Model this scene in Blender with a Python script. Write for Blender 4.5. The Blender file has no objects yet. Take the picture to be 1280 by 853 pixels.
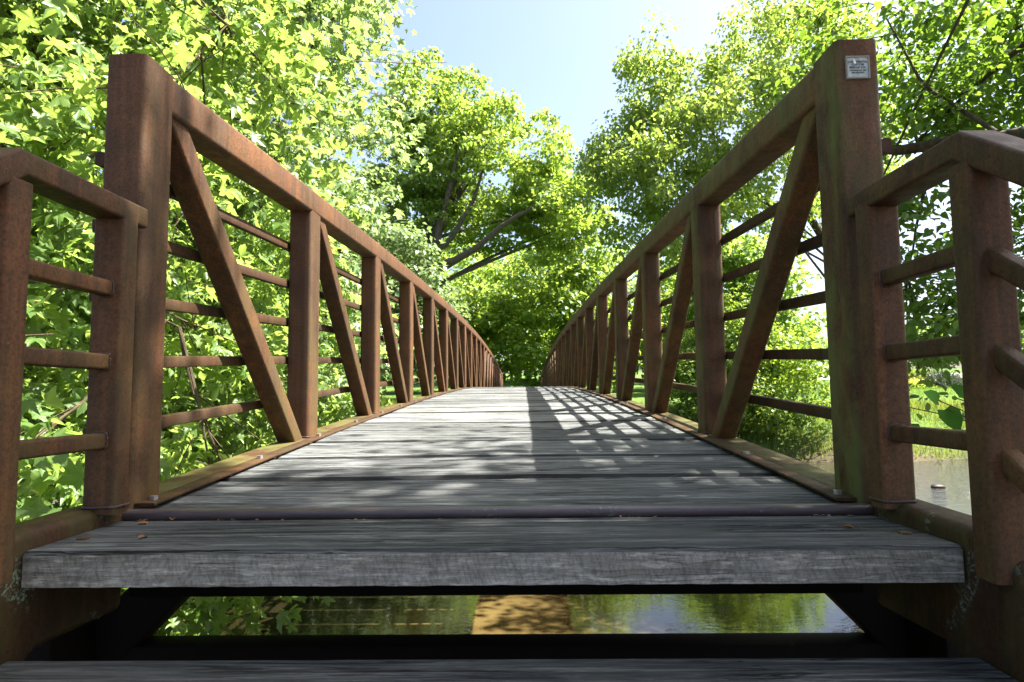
import bpy, math, random
import numpy as np
from mathutils import Vector, Matrix

sc = bpy.context.scene
COL = sc.collection
R = math.radians
rng = np.random.default_rng(11)

# ---------------------------------------------------------------- measured frame
W2 = 0.985                 # half clear width between the trusses
TW, TD = 0.120, 0.150      # truss tube: across, along
PAN, NP = 1.45, 22         # panel length, number of panels
M0, KC = 0.0608, 0.00384   # camber
H = 1.155                  # underside of top chord above bottom chord
LEN = PAN * NP
CAM = (0.0898, -1.7543, 0.2918)
FPX, PITCH, YAW, ROLL = 800.0, 0.0829, 0.0173, -0.0108
def zc(y): return M0 * y - KC * y * y / 2
SUN = Vector((1.0, 0.06, 1.486)).normalized()
WATER = -2.2

# ---------------------------------------------------------------- helpers
def tag(o, label=None, cat=None, group=None, kind=None):
    if label: o['label'] = label
    if cat: o['category'] = cat
    if group: o['group'] = group
    if kind: o['kind'] = kind
    return o

def empty(name, loc=(0, 0, 0), label=None, cat=None, group=None):
    o = bpy.data.objects.new(name, None)
    o.location = loc
    o.empty_display_size = 0.2
    COL.objects.link(o)
    return tag(o, label, cat, group)

def link(name, me, mat, parent=None):
    o = bpy.data.objects.new(name, me)
    if mat is not None and len(me.materials) == 0: me.materials.append(mat)
    COL.objects.link(o)
    if parent is not None:
        o.parent = parent
        if parent.parent is not None or True:
            base = parent.location if parent.parent is None else parent.location + parent.parent.location
            o.location = -Vector(base) if parent.parent is None else (0, 0, 0)
    return o

def shade(me, ang=35):
    me.polygons.foreach_set('use_smooth', [True] * len(me.polygons))
    try: me.set_sharp_from_angle(angle=R(ang))
    except Exception: pass

class MB:
    """collects world-space geometry for ONE mesh object"""
    def __init__(s): s.v, s.f = [], []
    def add(s, vs, fs):
        b = len(s.v); s.v += [tuple(v) for v in vs]; s.f += [tuple(i + b for i in f) for f in fs]
    def sweep(s, path, sec, side=None, caps=True):
        """sec: 2D outline (a,b); a runs along side, b along side x tangent"""
        P = [Vector(p) for p in path]; n = len(sec); vs = []
        for i, p in enumerate(P):
            t = (P[min(i + 1, len(P) - 1)] - P[max(i - 1, 0)]).normalized()
            if side is None:
                ref = Vector((0, 0, 1)) if abs(t.z) < .9 else Vector((1, 0, 0))
                a = t.cross(ref).normalized()
            else:
                a = Vector(side); a = (a - t * a.dot(t)).normalized()
            b = a.cross(t)
            k = 1.0
            if 0 < i < len(P) - 1:
                t1 = (P[i] - P[i - 1]).normalized(); t2 = (P[i + 1] - P[i]).normalized()
                c = max(.3, math.sqrt(max(0, (1 + t1.dot(t2)) / 2))); k = 1 / c
            for (x, y) in sec: vs.append(p + a * x + b * y * k)
        fs = []
        for i in range(len(P) - 1):
            for j in range(n):
                k2 = (j + 1) % n
                fs.append((i * n + j, i * n + k2, (i + 1) * n + k2, (i + 1) * n + j))
        if caps:
            fs.append(tuple(reversed(range(n)))); fs.append(tuple((len(P) - 1) * n + j for j in range(n)))
        s.add(vs, fs); return s
    def tube(s, path, radii, n=7):
        P = [Vector(p) for p in path]; vs = []; fs = []
        a = None
        for i, p in enumerate(P):
            t = (P[min(i + 1, len(P) - 1)] - P[max(i - 1, 0)])
            t = t.normalized() if t.length > 1e-9 else Vector((0, 0, 1))
            if a is None:
                a = t.cross(Vector((.3, .9, .2))).normalized()
            a = (a - t * a.dot(t)); a = a.normalized() if a.length > 1e-6 else t.orthogonal().normalized()
            b = t.cross(a)
            r = radii[i]
            for j in range(n):
                th = 2 * math.pi * j / n
                vs.append(p + a * (r * math.cos(th)) + b * (r * math.sin(th)))
        for i in range(len(P) - 1):
            for j in range(n):
                k = (j + 1) % n
                fs.append((i * n + j, i * n + k, (i + 1) * n + k, (i + 1) * n + j))
        fs.append(tuple(reversed(range(n)))); fs.append(tuple((len(P) - 1) * n + j for j in range(n)))
        s.add(vs, fs); return s
    def mesh(s, name, ang=35):
        me = bpy.data.meshes.new(name); me.from_pydata(s.v, [], s.f); me.update()
        shade(me, ang); return me
    def build(s, name, mat, parent=None, ang=35): return link(name, s.mesh(name, ang), mat, parent)

def rsec(w, h, r=0.012, n=4):
    """rounded rectangle outline centred on 0"""
    o = []
    for cx, cy, a0 in ((w / 2 - r, h / 2 - r, 0), (-w / 2 + r, h / 2 - r, 90), (-w / 2 + r, -h / 2 + r, 180), (w / 2 - r, -h / 2 + r, 270)):
        for i in range(n + 1):
            a = R(a0 + 90 * i / n); o.append((cx + r * math.cos(a), cy + r * math.sin(a)))
    return o

# ---------------------------------------------------------------- materials
class NT:
    def __init__(s, name):
        s.m = bpy.data.materials.new(name); s.m.use_nodes = True
        s.t = s.m.node_tree; s.t.nodes.clear()
        s.out = s.n('ShaderNodeOutputMaterial')
    def n(s, typ, **kw):
        nd = s.t.nodes.new(typ)
        for k, v in kw.items():
            if k.startswith('i_'): nd.inputs[k[2:].replace('_', ' ')].default_value = v
            else: setattr(nd, k, v)
        return nd
    def l(s, a, b): s.t.links.new(a, b)
    def pos(s, scale=(1, 1, 1)):
        g = s.n('ShaderNodeNewGeometry'); mp = s.n('ShaderNodeMapping'); mp.inputs['Scale'].default_value = scale
        s.l(g.outputs['Position'], mp.inputs['Vector']); return mp.outputs['Vector']
    def noise(s, vec, scale, detail=5, rough=.55, dist=0):
        nd = s.n('ShaderNodeTexNoise'); nd.inputs['Scale'].default_value = scale; nd.inputs['Detail'].default_value = detail
        nd.inputs['Roughness'].default_value = rough; nd.inputs['Distortion'].default_value = dist
        s.l(vec, nd.inputs['Vector']); return nd.outputs['Fac']
    def ramp(s, fac, stops):
        r = s.n('ShaderNodeValToRGB'); e = r.color_ramp.elements
        while len(e) < len(stops): e.new(.5)
        for i, (p, c) in enumerate(stops):
            e[i].position = p; e[i].color = (c, c, c, 1) if isinstance(c, (int, float)) else (*c, 1)
        s.l(fac, r.inputs['Fac']); return r.outputs['Color']
    def mix(s, fac, a, b, typ='MIX'):
        m = s.n('ShaderNodeMix', data_type='RGBA', blend_type=typ)
        for sock, v in ((m.inputs[0], fac), (m.inputs[6], a), (m.inputs[7], b)):
            if hasattr(v, 'is_output'): s.l(v, sock)
            elif isinstance(v, (int, float)): sock.default_value = v
            else: sock.default_value = (*v, 1)
        return m.outputs[2]
    def math(s, op, a, b=0.0, clamp=False):
        m = s.n('ShaderNodeMath', operation=op, use_clamp=clamp)
        for sock, v in ((m.inputs[0], a), (m.inputs[1], b)):
            if hasattr(v, 'is_output'): s.l(v, sock)
            else: sock.default_value = v
        return m.outputs[0]
    def bsdf(s, color, rough, spec=.4, bump=None, bstr=.3, bdist=.01):
        p = s.n('ShaderNodeBsdfPrincipled')
        for sock, v in ((p.inputs['Base Color'], color), (p.inputs['Roughness'], rough)):
            if hasattr(v, 'is_output'): s.l(v, sock)
            elif isinstance(v, (int, float)): sock.default_value = v
            else: sock.default_value = (*v, 1)
        p.inputs['Specular IOR Level'].default_value = spec
        if bump is not None:
            b = s.n('ShaderNodeBump'); b.inputs['Strength'].default_value = bstr; b.inputs['Distance'].default_value = bdist
            s.l(bump, b.inputs['Height']); s.l(b.outputs['Normal'], p.inputs['Normal'])
        return p
    def done(s, p): s.l(p.outputs[0], s.out.inputs['Surface']); return s.m

def mat_steel(name, algae_bounce=0.25, lichen=False, gain=1.0, hi=.22):
    t = NT(name); v = t.pos()
    big = t.noise(v, 2.1, 7, .65, .3); med = t.noise(v, 14, 8, .7, .5); fine = t.noise(v, 120, 6, .75)
    streak = t.noise(t.pos((30, 30, 1.1)), 1.0, 7, .65, .4); pit = t.noise(v, 330, 2, .6)
    col = t.ramp(big, [(.30, (.030, .018, .013)), (.50, (.070, .033, .020)), (.70, (.125, .052, .027))])
    col = t.mix(t.ramp(med, [(.46, 0.), (.64, .80)]), col, (.050, .029, .024))
    col = t.mix(t.ramp(streak, [(.52, 0.), (.66, .60)]), col, (.130, .052, .027))
    col = t.mix(t.ramp(streak, [(.34, .55), (.46, 0.)]), col, (.026, .015, .012))
    col = t.mix(t.ramp(fine, [(.38, .62), (.54, 0.)]), col, (.020, .011, .008))
    col = t.mix(t.ramp(fine, [(.60, 0.), (.74, .40)]), col, (.20, .10, .055))
    speck = t.noise(v, 70, 3, .65)
    col = t.mix(t.ramp(speck, [(.71, 0.), (.75, .55)]), col, (.13, .12, .09))
    oi = t.n('ShaderNodeObjectInfo'); ov = t.ramp(oi.outputs['Random'], [(0., .82 * gain), (1., 1.16 * gain)])
    col = t.mix(1.0, col, ov, 'MULTIPLY')
    col = t.mix(1.0, col, (1.10, 1.06, .78), 'MULTIPLY')
    # algae film: damp growth low down, plus foliage bounce painted on the right truss
    g = t.n('ShaderNodeNewGeometry'); sp = t.n('ShaderNodeSeparateXYZ'); t.l(g.outputs['Position'], sp.inputs[0])
    low = t.n('ShaderNodeMapRange'); low.inputs[1].default_value = 1.3; low.inputs[2].default_value = 0.0
    low.inputs[3].default_value = hi; low.inputs[4].default_value = 1.; t.l(sp.outputs['Z'], low.inputs[0])
    an = t.ramp(t.noise(t.pos((6, 6, 1.6)), 1.0, 8, .7, .3), [(.40, 0.), (.60, 1.)])
    nx = t.n('ShaderNodeSeparateXYZ'); t.l(g.outputs['Normal'], nx.inputs[0])
    fc = t.math('ADD', t.math('MULTIPLY', t.math('ABSOLUTE', nx.outputs['X']), .70), .22)
    fc = t.math('MAXIMUM', fc, t.math('MULTIPLY', nx.outputs['Z'], .8))
    af = t.math('MULTIPLY', t.math('MULTIPLY', t.math('MULTIPLY', an, low.outputs[0]), fc), algae_bounce, True)
    col = t.mix(af, col, (.088, .092, .026))
    if lichen:
        ln = t.noise(v, 95, 5, .75, .5); lm = t.noise(v, 7, 3, .5)
        mk = t.math('MULTIPLY', t.ramp(ln, [(.53, 0.), (.56, 1.)]), t.ramp(lm, [(.57, 0.), (.66, 1.)]))
        col = t.mix(mk, col, (.18, .25, .20))
    bm = t.math('ADD', t.math('MULTIPLY', fine, .8), t.math('ADD', t.math('MULTIPLY', med, .5), t.math('MULTIPLY', pit, .35)))
    ro = t.ramp(med, [(.3, .52), (.7, .78)])
    return t.done(t.bsdf(col, ro, .20, bm, .45, .004))

def mat_wood(name, gain=1.0, front=False, seed=0.0):
    """weathered grey timber, grain along X"""
    t = NT(name)
    g = t.n('ShaderNodeNewGeometry')
    off = t.n('ShaderNodeVectorMath', operation='SCALE'); off.inputs[0].default_value = (37.1, 11.3, 5.7)
    t.l(g.outputs['Random Per Island'], off.inputs['Scale'])
    add = t.n('ShaderNodeVectorMath', operation='ADD'); t.l(g.outputs['Position'], add.inputs[0]); t.l(off.outputs[0], add.inputs[1])
    def st(sx, sy, sz):
        m = t.n('ShaderNodeMapping'); m.inputs['Scale'].default_value = (sx, sy, sz); m.inputs['Location'].default_value = (seed, seed, 0)
        t.l(add.outputs[0], m.inputs['Vector']); return m.outputs['Vector']
    grain = t.noise(st(1.6, 34, 34), 1.0, 9, .72, 1.0)
    finer = t.noise(st(11, 170, 170), 1.0, 5, .7, .4)
    blot = t.noise(st(1.3, 6, 6), 1.0, 6, .65, .8)
    crack = t.noise(st(1.1, 26, 26), 1.0, 4, .55, 1.6)
    G = gain
    col = t.ramp(grain, [(.32, (.016 * G, .018 * G, .019 * G)), (.45, (.058 * G, .062 * G, .063 * G)), (.56, (.130 * G, .135 * G, .133 * G)), (.70, (.305 * G, .304 * G, .288 * G))])
    col = t.mix(t.ramp(finer, [(.38, .75), (.54, 0.)]), col, (.028 * G, .028 * G, .026 * G))
    col = t.mix(t.ramp(finer, [(.58, 0.), (.72, .45)]), col, (.30 * G, .295 * G, .27 * G))
    col = t.mix(t.ramp(blot, [(.42, 0.), (.66, .60)]), col, (.050 * G, .056 * G, .050 * G))
    cf = t.ramp(crack, [(.475, 0.), (.492, 1.), (.508, 1.), (.525, 0.)])
    cf = t.math('MULTIPLY', cf, t.ramp(t.noise(st(2.2, 4, 4), 1., 3, .5), [(.47, 0.), (.56, .95)]))
    if front: cf = t.math('MULTIPLY', cf, .25)
    col = t.mix(cf, col, (.008, .008, .007))
    if front:   # saw marks across the edge
        col = t.mix(.42, col, (.165 * G, .152 * G, .126 * G))
        for ang, sx, st_, amt in ((24, 170, 26, .42), (-31, 140, 24, .36), (6, 210, 20, .30)):
            m = t.n('ShaderNodeMapping'); m.inputs['Rotation'].default_value = (0, R(ang), 0); t.l(add.outputs[0], m.inputs['Vector'])
            m2 = t.n('ShaderNodeMapping'); m2.inputs['Scale'].default_value = (sx, 20, st_); t.l(m.outputs['Vector'], m2.inputs['Vector'])
            saw = t.noise(m2.outputs['Vector'], 1.0, 4, .7, .2)
            col = t.mix(t.ramp(saw, [(.36, amt), (.52, 0.)]), col, (.026 * G, .023 * G, .019 * G))
        lt = t.noise(st(14, 60, 60), 1.0, 5, .7)
        col = t.mix(t.ramp(lt, [(.54, 0.), (.68, .6)]), col, (.26 * G, .245 * G, .21 * G))
    vo = t.n('ShaderNodeTexVoronoi'); vo.inputs['Scale'].default_value = 1.0; t.l(st(1.1, 3.6, 3.6), vo.inputs['Vector'])
    kn = t.ramp(vo.outputs['Distance'], [(.045, 1.), (.11, 0.)])
    col = t.mix(t.math('MULTIPLY', kn, .85), col, (.020, .016, .012))
    pv = t.ramp(g.outputs['Random Per Island'], [(0., .62), (1., 1.25)])
    col = t.mix(1.0, col, pv, 'MULTIPLY')
    bm = t.math('SUBTRACT', t.math('ADD', grain, t.math('MULTIPLY', finer, .4)), t.math('MULTIPLY', cf, 1.4))
    return t.done(t.bsdf(col, .85, .22, bm, .9, .009))

def mat_leaf(name, cols, trans=.45, rough=.42, spec=.5, tr_col=None):
    """cols: leaf pigments; each leaf takes its own"""
    t = NT(name); g = t.n('ShaderNodeNewGeometry')
    n = len(cols)
    base = t.ramp(g.outputs['Random Per Island'], [(i / (n - 1), c) for i, c in enumerate(cols)])
    blot = t.noise(t.pos(), 1.1, 3, .5)
    base = t.mix(t.ramp(blot, [(.35, 0.), (.7, .35)]), base, cols[-1])
    p = t.bsdf(base, rough, spec)
    tr = t.n('ShaderNodeBsdfTranslucent')
    tc = t.mix(.62, base, tr_col or (.33, .46, .03)); t.l(tc, tr.inputs['Color'])
    mx = t.n('ShaderNodeMixShader'); mx.inputs[0].default_value = trans
    t.l(p.outputs[0], mx.inputs[1]); t.l(tr.outputs[0], mx.inputs[2])
    t.l(mx.outputs[0], t.out.inputs['Surface']); return t.m

def mat_bark(name, c1, c2):
    t = NT(name); v = t.pos((9, 9, 2.5)); a = t.noise(v, 2.0, 7, .65, .6); b = t.noise(t.pos(), 2., 3)
    col = t.ramp(a, [(.32, c1), (.68, c2)])
    col = t.mix(t.ramp(b, [(.5, 0.), (.7, .4)]), col, (.06, .07, .03))
    return t.done(t.bsdf(col, .9, .2, a, .8, .03))

def mat_plain(name, col, rough, spec=.5, metal=0):
    t = NT(name); v = t.pos(); n = t.noise(v, 60, 4, .6)
    c = t.mix(t.ramp(n, [(.35, .35), (.65, 0.)]), col, tuple(x * .5 for x in col))
    p = t.bsdf(c, rough, spec, n, .1, .002); p.inputs['Metallic'].default_value = metal
    return t.done(p)
M = {}
M['steel'] = mat_steel('weathering_steel', .35)
M['steel_stair'] = mat_steel('weathering_steel_stair', .30, True, .52)
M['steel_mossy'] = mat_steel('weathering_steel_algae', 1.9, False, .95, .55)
M['steel_green_bounce'] = mat_steel('weathering_steel_green_bounce', 1.0, False, 1.0, .75)  # right truss: green light off the foliage painted in as a tint
M['steel_rail_shaded'] = mat_steel('weathering_steel_rail_shaded', .2, False, .60)  # low gain paints in the shade on the rails
M['steel_strip'] = mat_steel('weathering_steel_strip', .2, False, .62)
M['steel_weld'] = mat_plain('weld_metal', (.055, .034, .027), .55, .3)
M['steel_plain'] = mat_steel('weathering_steel_railing', .30)
M['steel_under_shade'] = mat_plain('shade_black_steel', (.008, .006, .005), .85, .1)  # near-black base paints in the shade under the bridge end
M['timber_under'] = mat_plain('dark_brown_timber', (.040, .030, .014), .85, .2)  # one even dark brown
M['steel_chord'] = mat_steel('weathering_steel_chord', .95, False, .62)
M['deck'] = mat_wood('weathered_deck_timber', 1.3)
M['tread'] = mat_wood('weathered_tread_timber', .92, seed=3.3)
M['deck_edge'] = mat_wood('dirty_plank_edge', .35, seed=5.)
M['tread_edge'] = mat_wood('worn_lit_tread_edge', 2.9, True, seed=7.3)  # worn fronts; high gain also paints in light from behind the camera
M['bark'] = mat_bark('bark_brown', (.022, .016, .012), (.095, .072, .052))
M['bark_pale'] = mat_bark('bark_grey', (.04, .034, .028), (.15, .125, .10))
M['twig'] = mat_bark('twig_brown', (.05, .035, .022), (.12, .085, .05))
LY = (.42, .55, .04)
M['leaf_maple'] = mat_leaf('leaf_maple', [(.066, .138, .030), (.102, .186, .042), (.148, .220, .064)], .58, .40, .5, (.39, .54, .085))
M['leaf_silver_glare'] = mat_leaf('leaf_silver_glare', [(.095, .172, .055), (.150, .222, .098), (.120, .198, .068)], .52, .34, .75, (.41, .56, .14))  # silvery leaf, paled further to paint in sun glare
M['leaf_pale'] = mat_leaf('leaf_pale', [(.085, .150, .060), (.130, .185, .085), (.100, .170, .050)], .38, .45, .55, (.36, .48, .14))
M['leaf_mid'] = mat_leaf('leaf_mid', [(.080, .158, .028), (.118, .205, .040), (.150, .228, .058)], .58, .45, .5, (.42, .56, .06))
M['leaf_droop'] = mat_leaf('leaf_droop', [(.085, .165, .030), (.120, .205, .045), (.155, .230, .065)], .58, .45, .5, (.44, .57, .07))
M['leaf_dark'] = mat_leaf('leaf_dark', [(.026, .080, .012), (.042, .112, .018), (.066, .138, .024)], .46, .42, .4, (.30, .48, .035))
M['leaf_wood'] = mat_leaf('leaf_wood', [(.064, .140, .030), (.096, .180, .042), (.125, .205, .055)], .58, .45, .5, (.36, .50, .06))
M['leaf_bush'] = mat_leaf('leaf_bush', [(.060, .140, .016), (.090, .180, .024), (.130, .205, .040)], .45, .45, .45, LY)
M['leaf_weed'] = mat_leaf('leaf_weed', [(.070, .135, .022), (.115, .165, .035), (.085, .150, .025)], .4, .6, .3, (.40, .44, .06))
M['leaf_grass'] = mat_leaf('leaf_grass', [(.060, .125, .016), (.085, .160, .022), (.110, .180, .030)], .35, .6, .3, (.30, .44, .04))
M['leaf_slate'] = mat_leaf('leaf_slate', [(.030, .050, .030), (.050, .070, .048), (.075, .085, .065)], .25, .6, .3, (.12, .16, .08))
M['leaf_vine'] = mat_leaf('leaf_vine', [(.018, .070, .008), (.030, .095, .012)], .45, .8, .05, (.14, .34, .015))
M['petal'] = mat_leaf('petal', [(.75, .55, .04), (.80, .65, .10)], .3, .6, .3, (.8, .6, .05))
M['stone'] = mat_plain('wet_stone', (.020, .017, .013), .5, .2)
M['edging'] = mat_plain('edging_timber', (.16, .085, .05), .85, .2)
M['litter'] = mat_leaf('litter', [(.055, .032, .018), (.12, .075, .04), (.17, .13, .08)], .1, .8, .2, (.1, .06, .03))
M['leaf_dry'] = mat_leaf('leaf_dry', [(.16, .08, .035), (.20, .11, .05)], .2, .7, .2, (.2, .1, .03))

# ---------------------------------------------------------------- leaves in bulk
def tpl_maple(curl=-.14, fold=0.0, wide=1.0):
    # palmate leaf: stalk end near origin, tip along +Y, normal +Z
    pts = []
    lobes = [(-126, .55), (-60, .84), (0, 1.02), (60, .84), (126, .55)]
    notch = [.22, .40, .46, .46, .40, .22]
    ang = [-165, -94, -31, 31, 94, 165]
    for i in range(5):
        a, r = lobes[i]
        pts.append((ang[i], notch[i], .05))
        pts += [(a - 19, r * .66, .02), (a - 15, r * .76, -.01), (a - 11, r * .74, -.01), (a, r, curl), (a + 11, r * .74, -.01), (a + 15, r * .76, -.01), (a + 19, r * .66, .02)]
    pts.append((ang[5], notch[5], .05))
    v = [(0, 0, 0)]
    for a, r, z in pts: v.append((wide * r * math.sin(R(a)), r * math.cos(R(a)), z + fold * abs(math.sin(R(a))) * r))
    V = np.array(v, float); V[:, 1] += .12
    return V, np.array([(0, i, i + 1) for i in range(1, len(pts))])
def tpl_ovate(w=.36, fold=.10):
    v = [(0, 0, 0), (-w * .8, .28, fold), (w * .8, .28, fold), (0, .45, 0), (-w * .75, .62, fold), (w * .75, .62, fold), (0, 1.0, -.10)]
    f = [(0, 3, 1), (0, 2, 3), (3, 4, 1), (3, 2, 5), (3, 6, 4), (3, 5, 6)]
    return np.array(v, float), np.array(f)
def tpl_rhomb(w=.38, fold=.12):
    v = [(0, 0, 0), (-w, .45, fold), (0, 1, -.05), (w, .45, fold)]
    return np.array(v, float), np.array([(0, 2, 1), (0, 3, 2)])
def tpl_blade():
    v = [(-.03, 0, 0), (.03, 0, 0), (.022, .55, .06), (-.022, .55, .06), (0, 1, .28)]
    return np.array(v, float), np.array([(0, 1, 2), (0, 2, 3), (3, 2, 4)])
T_OV, T_RH, T_BL = tpl_ovate(), tpl_rhomb(), tpl_blade()
T_MAPLE = [tpl_maple(), tpl_maple(-.30, .25), tpl_maple(-.05, .55, .9), tpl_maple(-.40, -.20), tpl_maple(.10, .12, .8)]
T_OVS = [tpl_ovate(), tpl_ovate(.40, .02), tpl_ovate(.33, .22), tpl_ovate(.30, -.06)]

def unit(a): return a / np.maximum(1e-9, np.linalg.norm(a, axis=1, keepdims=True))

def leaf_mesh(name, pos, nrm, tip, size, tpl):
    tpls = tpl if isinstance(tpl, list) else [tpl]
    n = unit(nrm); t = tip - n * np.sum(tip * n, 1, keepdims=True); t = unit(t); s = np.cross(t, n)
    vv, ff, b = [], [], 0
    for k, (V, F) in enumerate(tpls):
        a = slice(k, None, len(tpls)); N = len(pos[a])
        if N == 0: continue
        P = pos[a][:, None, :] + size[a][:, None, None] * (V[None, :, 0, None] * s[a][:, None, :] + V[None, :, 1, None] * t[a][:, None, :] + V[None, :, 2, None] * n[a][:, None, :])
        vv.append(P.reshape(-1, 3)); ff.append((F[None] + (np.arange(N) * len(V))[:, None, None]).reshape(-1, 3) + b); b += N * len(V)
    verts = np.concatenate(vv).astype(np.float32); faces = np.concatenate(ff).astype(np.int32)
    me = bpy.data.meshes.new(name)
    me.vertices.add(len(verts)); me.vertices.foreach_set('co', verts.ravel())
    me.loops.add(faces.size); me.loops.foreach_set('vertex_index', faces.ravel())
    me.polygons.add(len(faces)); me.polygons.foreach_set('loop_start', np.arange(0, faces.size, 3, dtype=np.int32))
    me.update(calc_edges=True); me.validate()
    return me

def in_ellipsoids(els, n, shell=.25, power=.45):
    vol = np.array([e[1][0] * e[1][1] * e[1][2] for e in els]) ** .8
    idx = rng.choice(len(els), n, p=vol / vol.sum())
    d = unit(rng.normal(size=(n, 3))); r = shell + (1 - shell) * rng.random(n) ** power
    C = np.array([e[0] for e in els], float)[idx]; S = np.array([e[1] for e in els], float)[idx]
    return C + d * S * r[:, None]

def clump_leaves(cs, crad, per, flat=.65, up=.75, outw=.5, jit=.45, droop=.5, rad_pow=.45):
    n = len(cs); k = per
    d = unit(rng.normal(size=(n * k, 3)))
    rr = np.repeat(crad, k) * rng.random(n * k) ** rad_pow
    off = d * rr[:, None] * np.array((1, 1, flat))
    pos = np.repeat(cs, k, 0) + off
    nrm = d * outw + np.array((0, 0, up)) + rng.normal(size=d.shape) * jit
    tip = d * np.array((1, 1, .3)) + rng.normal(size=d.shape) * .6 + np.array((0, 0, -droop))
    return pos, nrm, tip

def bez(a, b, sag=0.0, n=7, wob=0.0):
    a = np.array(a, float); b = np.array(b, float); L = np.linalg.norm(b - a)
    mid = (a + b) / 2 + np.array((0, 0, sag * L)) + rng.normal(size=3) * wob * L
    ts = np.linspace(0, 1, n)[:, None]
    return (1 - ts) ** 2 * a + 2 * ts * (1 - ts) * mid + ts ** 2 * b

def make_tree(name, base, trunk, els, leafmat, tpl, nclump, crad, per, lsize, label, cat='tree', group=None,
              r0=.25, bark='bark', limbs=10, branches=70, flat=.65, up=.75, outw=.5, jit=.45, droop=.5, shell=.25,
              twigs=0, extra_limbs=(), power=.45, reject=None, limb_r=.55):
    root = empty(name, base, label, cat, group)
    cs = in_ellipsoids(els, nclump, shell, power)
    if reject is not None: cs = cs[~reject(cs)]
    cr = crad * (0.6 + .8 * rng.random(len(cs)))
    pos, nrm, tip = clump_leaves(cs, cr, per, flat, up, outw, jit, droop)
    if reject is not None:
        keep = ~reject(pos); pos, nrm, tip = pos[keep], nrm[keep], tip[keep]
    size = lsize * (.6 + .7 * rng.random(len(pos)))
    me = leaf_mesh('crown', pos, nrm, tip, size, tpl)
    crown = link('crown', me, M[leafmat], root)
    # trunk, limbs and branches
    mb = MB(); tp = [np.array(p, float) for p in trunk]
    path = []
    for i in range(len(tp) - 1):
        for s in np.linspace(0, 1, 6, endpoint=(i == len(tp) - 2)): path.append(tp[i] * (1 - s) + tp[i + 1] * s)
    path = np.array(path); m = len(path)
    path[1:-1] += rng.normal(size=(m - 2, 3)) * r0 * .12
    rad = r0 * (1 - .82 * np.linspace(0, 1, m)); rad[0] *= 1.35
    mb.tube(path, rad, 12); mb.build('trunk', M[bark], root, 60)
    bb = MB(); ends = []
    for j in range(min(limbs, len(cs))):
        c = cs[rng.integers(len(cs))]; i = int(m * (.25 + .65 * rng.random())); i = min(i, m - 2)
        q = bez(path[i], c, .10, 8, .06); ra = rad[i] * limb_r
        bb.tube(q, np.linspace(ra, max(.012, ra * .18), 8), 7); ends.append((q, ra))
    for (q, ra) in extra_limbs:
        q = np.array(q, float); n2 = len(q)
        ts = np.linspace(0, n2 - 1, n2 * 4); qq = np.array([[np.interp(t, range(n2), q[:, a]) for a in range(3)] for t in ts])
        qq[1:-1] += rng.normal(size=(len(qq) - 2, 3)) * ra * .10
        bb.tube(qq, np.linspace(ra, ra * .35, len(qq)), 9); ends.append((qq, ra))
    for c in cs[rng.permutation(len(cs))[:branches]]:
        if not ends: break
        best = None
        for (q, ra) in ends:
            d = np.linalg.norm(q - c, axis=1); i = int(d.argmin())
            if best is None or d[i] < best[0]: best = (d[i], q[i], ra)
        q = bez(best[1], c, .08, 6, .10); ra = max(.010, min(best[2] * .3, .012 + .012 * best[0]))
        bb.tube(q, np.linspace(ra, ra * .3, 6), 5)
        for _ in range(twigs):
            e = c + rng.normal(size=3) * crad * np.array((.7, .7, .45)); q2 = bez(q[rng.integers(2, 6)], e, .05, 4, .06)
            bb.tube(q2, np.linspace(max(.006, ra * .5), .003, 4), 4)
    bb.build('branches', M[bark], root, 60)
    return root

# ---------------------------------------------------------------- terrain
def bank_n(x):   # near waterline
    x = np.asarray(x, float)
    return 2.6 + 5.5 / (1 + np.exp((x + 7.5) * 1.5)) + 3.0 / (1 + np.exp((x + 2.6) * 2.2)) + 1.6 / (1 + np.exp(-(x - 5.2) * 1.6)) + .25 * np.sin(x * .9)
def bank_f(x):
    x = np.asarray(x, float)
    return 21.6 + .6 * np.sin(x * .27 + 1) + .35 * np.sin(x * .9)
def smooth(a): a = np.clip(a, 0, 1); return a * a * (3 - 2 * a)
def ground(x, y):
    x = np.asarray(x, float); y = np.asarray(y, float)
    n, f = bank_n(x), bank_f(x)
    near = -1.02 + .04 * np.sin(x * .7) * np.sin(y * .8)
    bed = -3.0 + .15 * np.sin(x * .8 + y * .5)
    far = -.55 + .45 * smooth((y - f - 4.5) / 5) + np.clip(y - 30, 0, 18) * .036 + np.clip(y - 48, 0, 30) * .078 + np.clip(y - 100, 0, 400) * .01
    a = smooth((y - (n - 2.6)) / 4.6); z = near * (1 - a) + bed * a
    b = smooth((y - (f - 2.2)) / 6.2); z = z * (1 - b) + far * b
    return z

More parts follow.
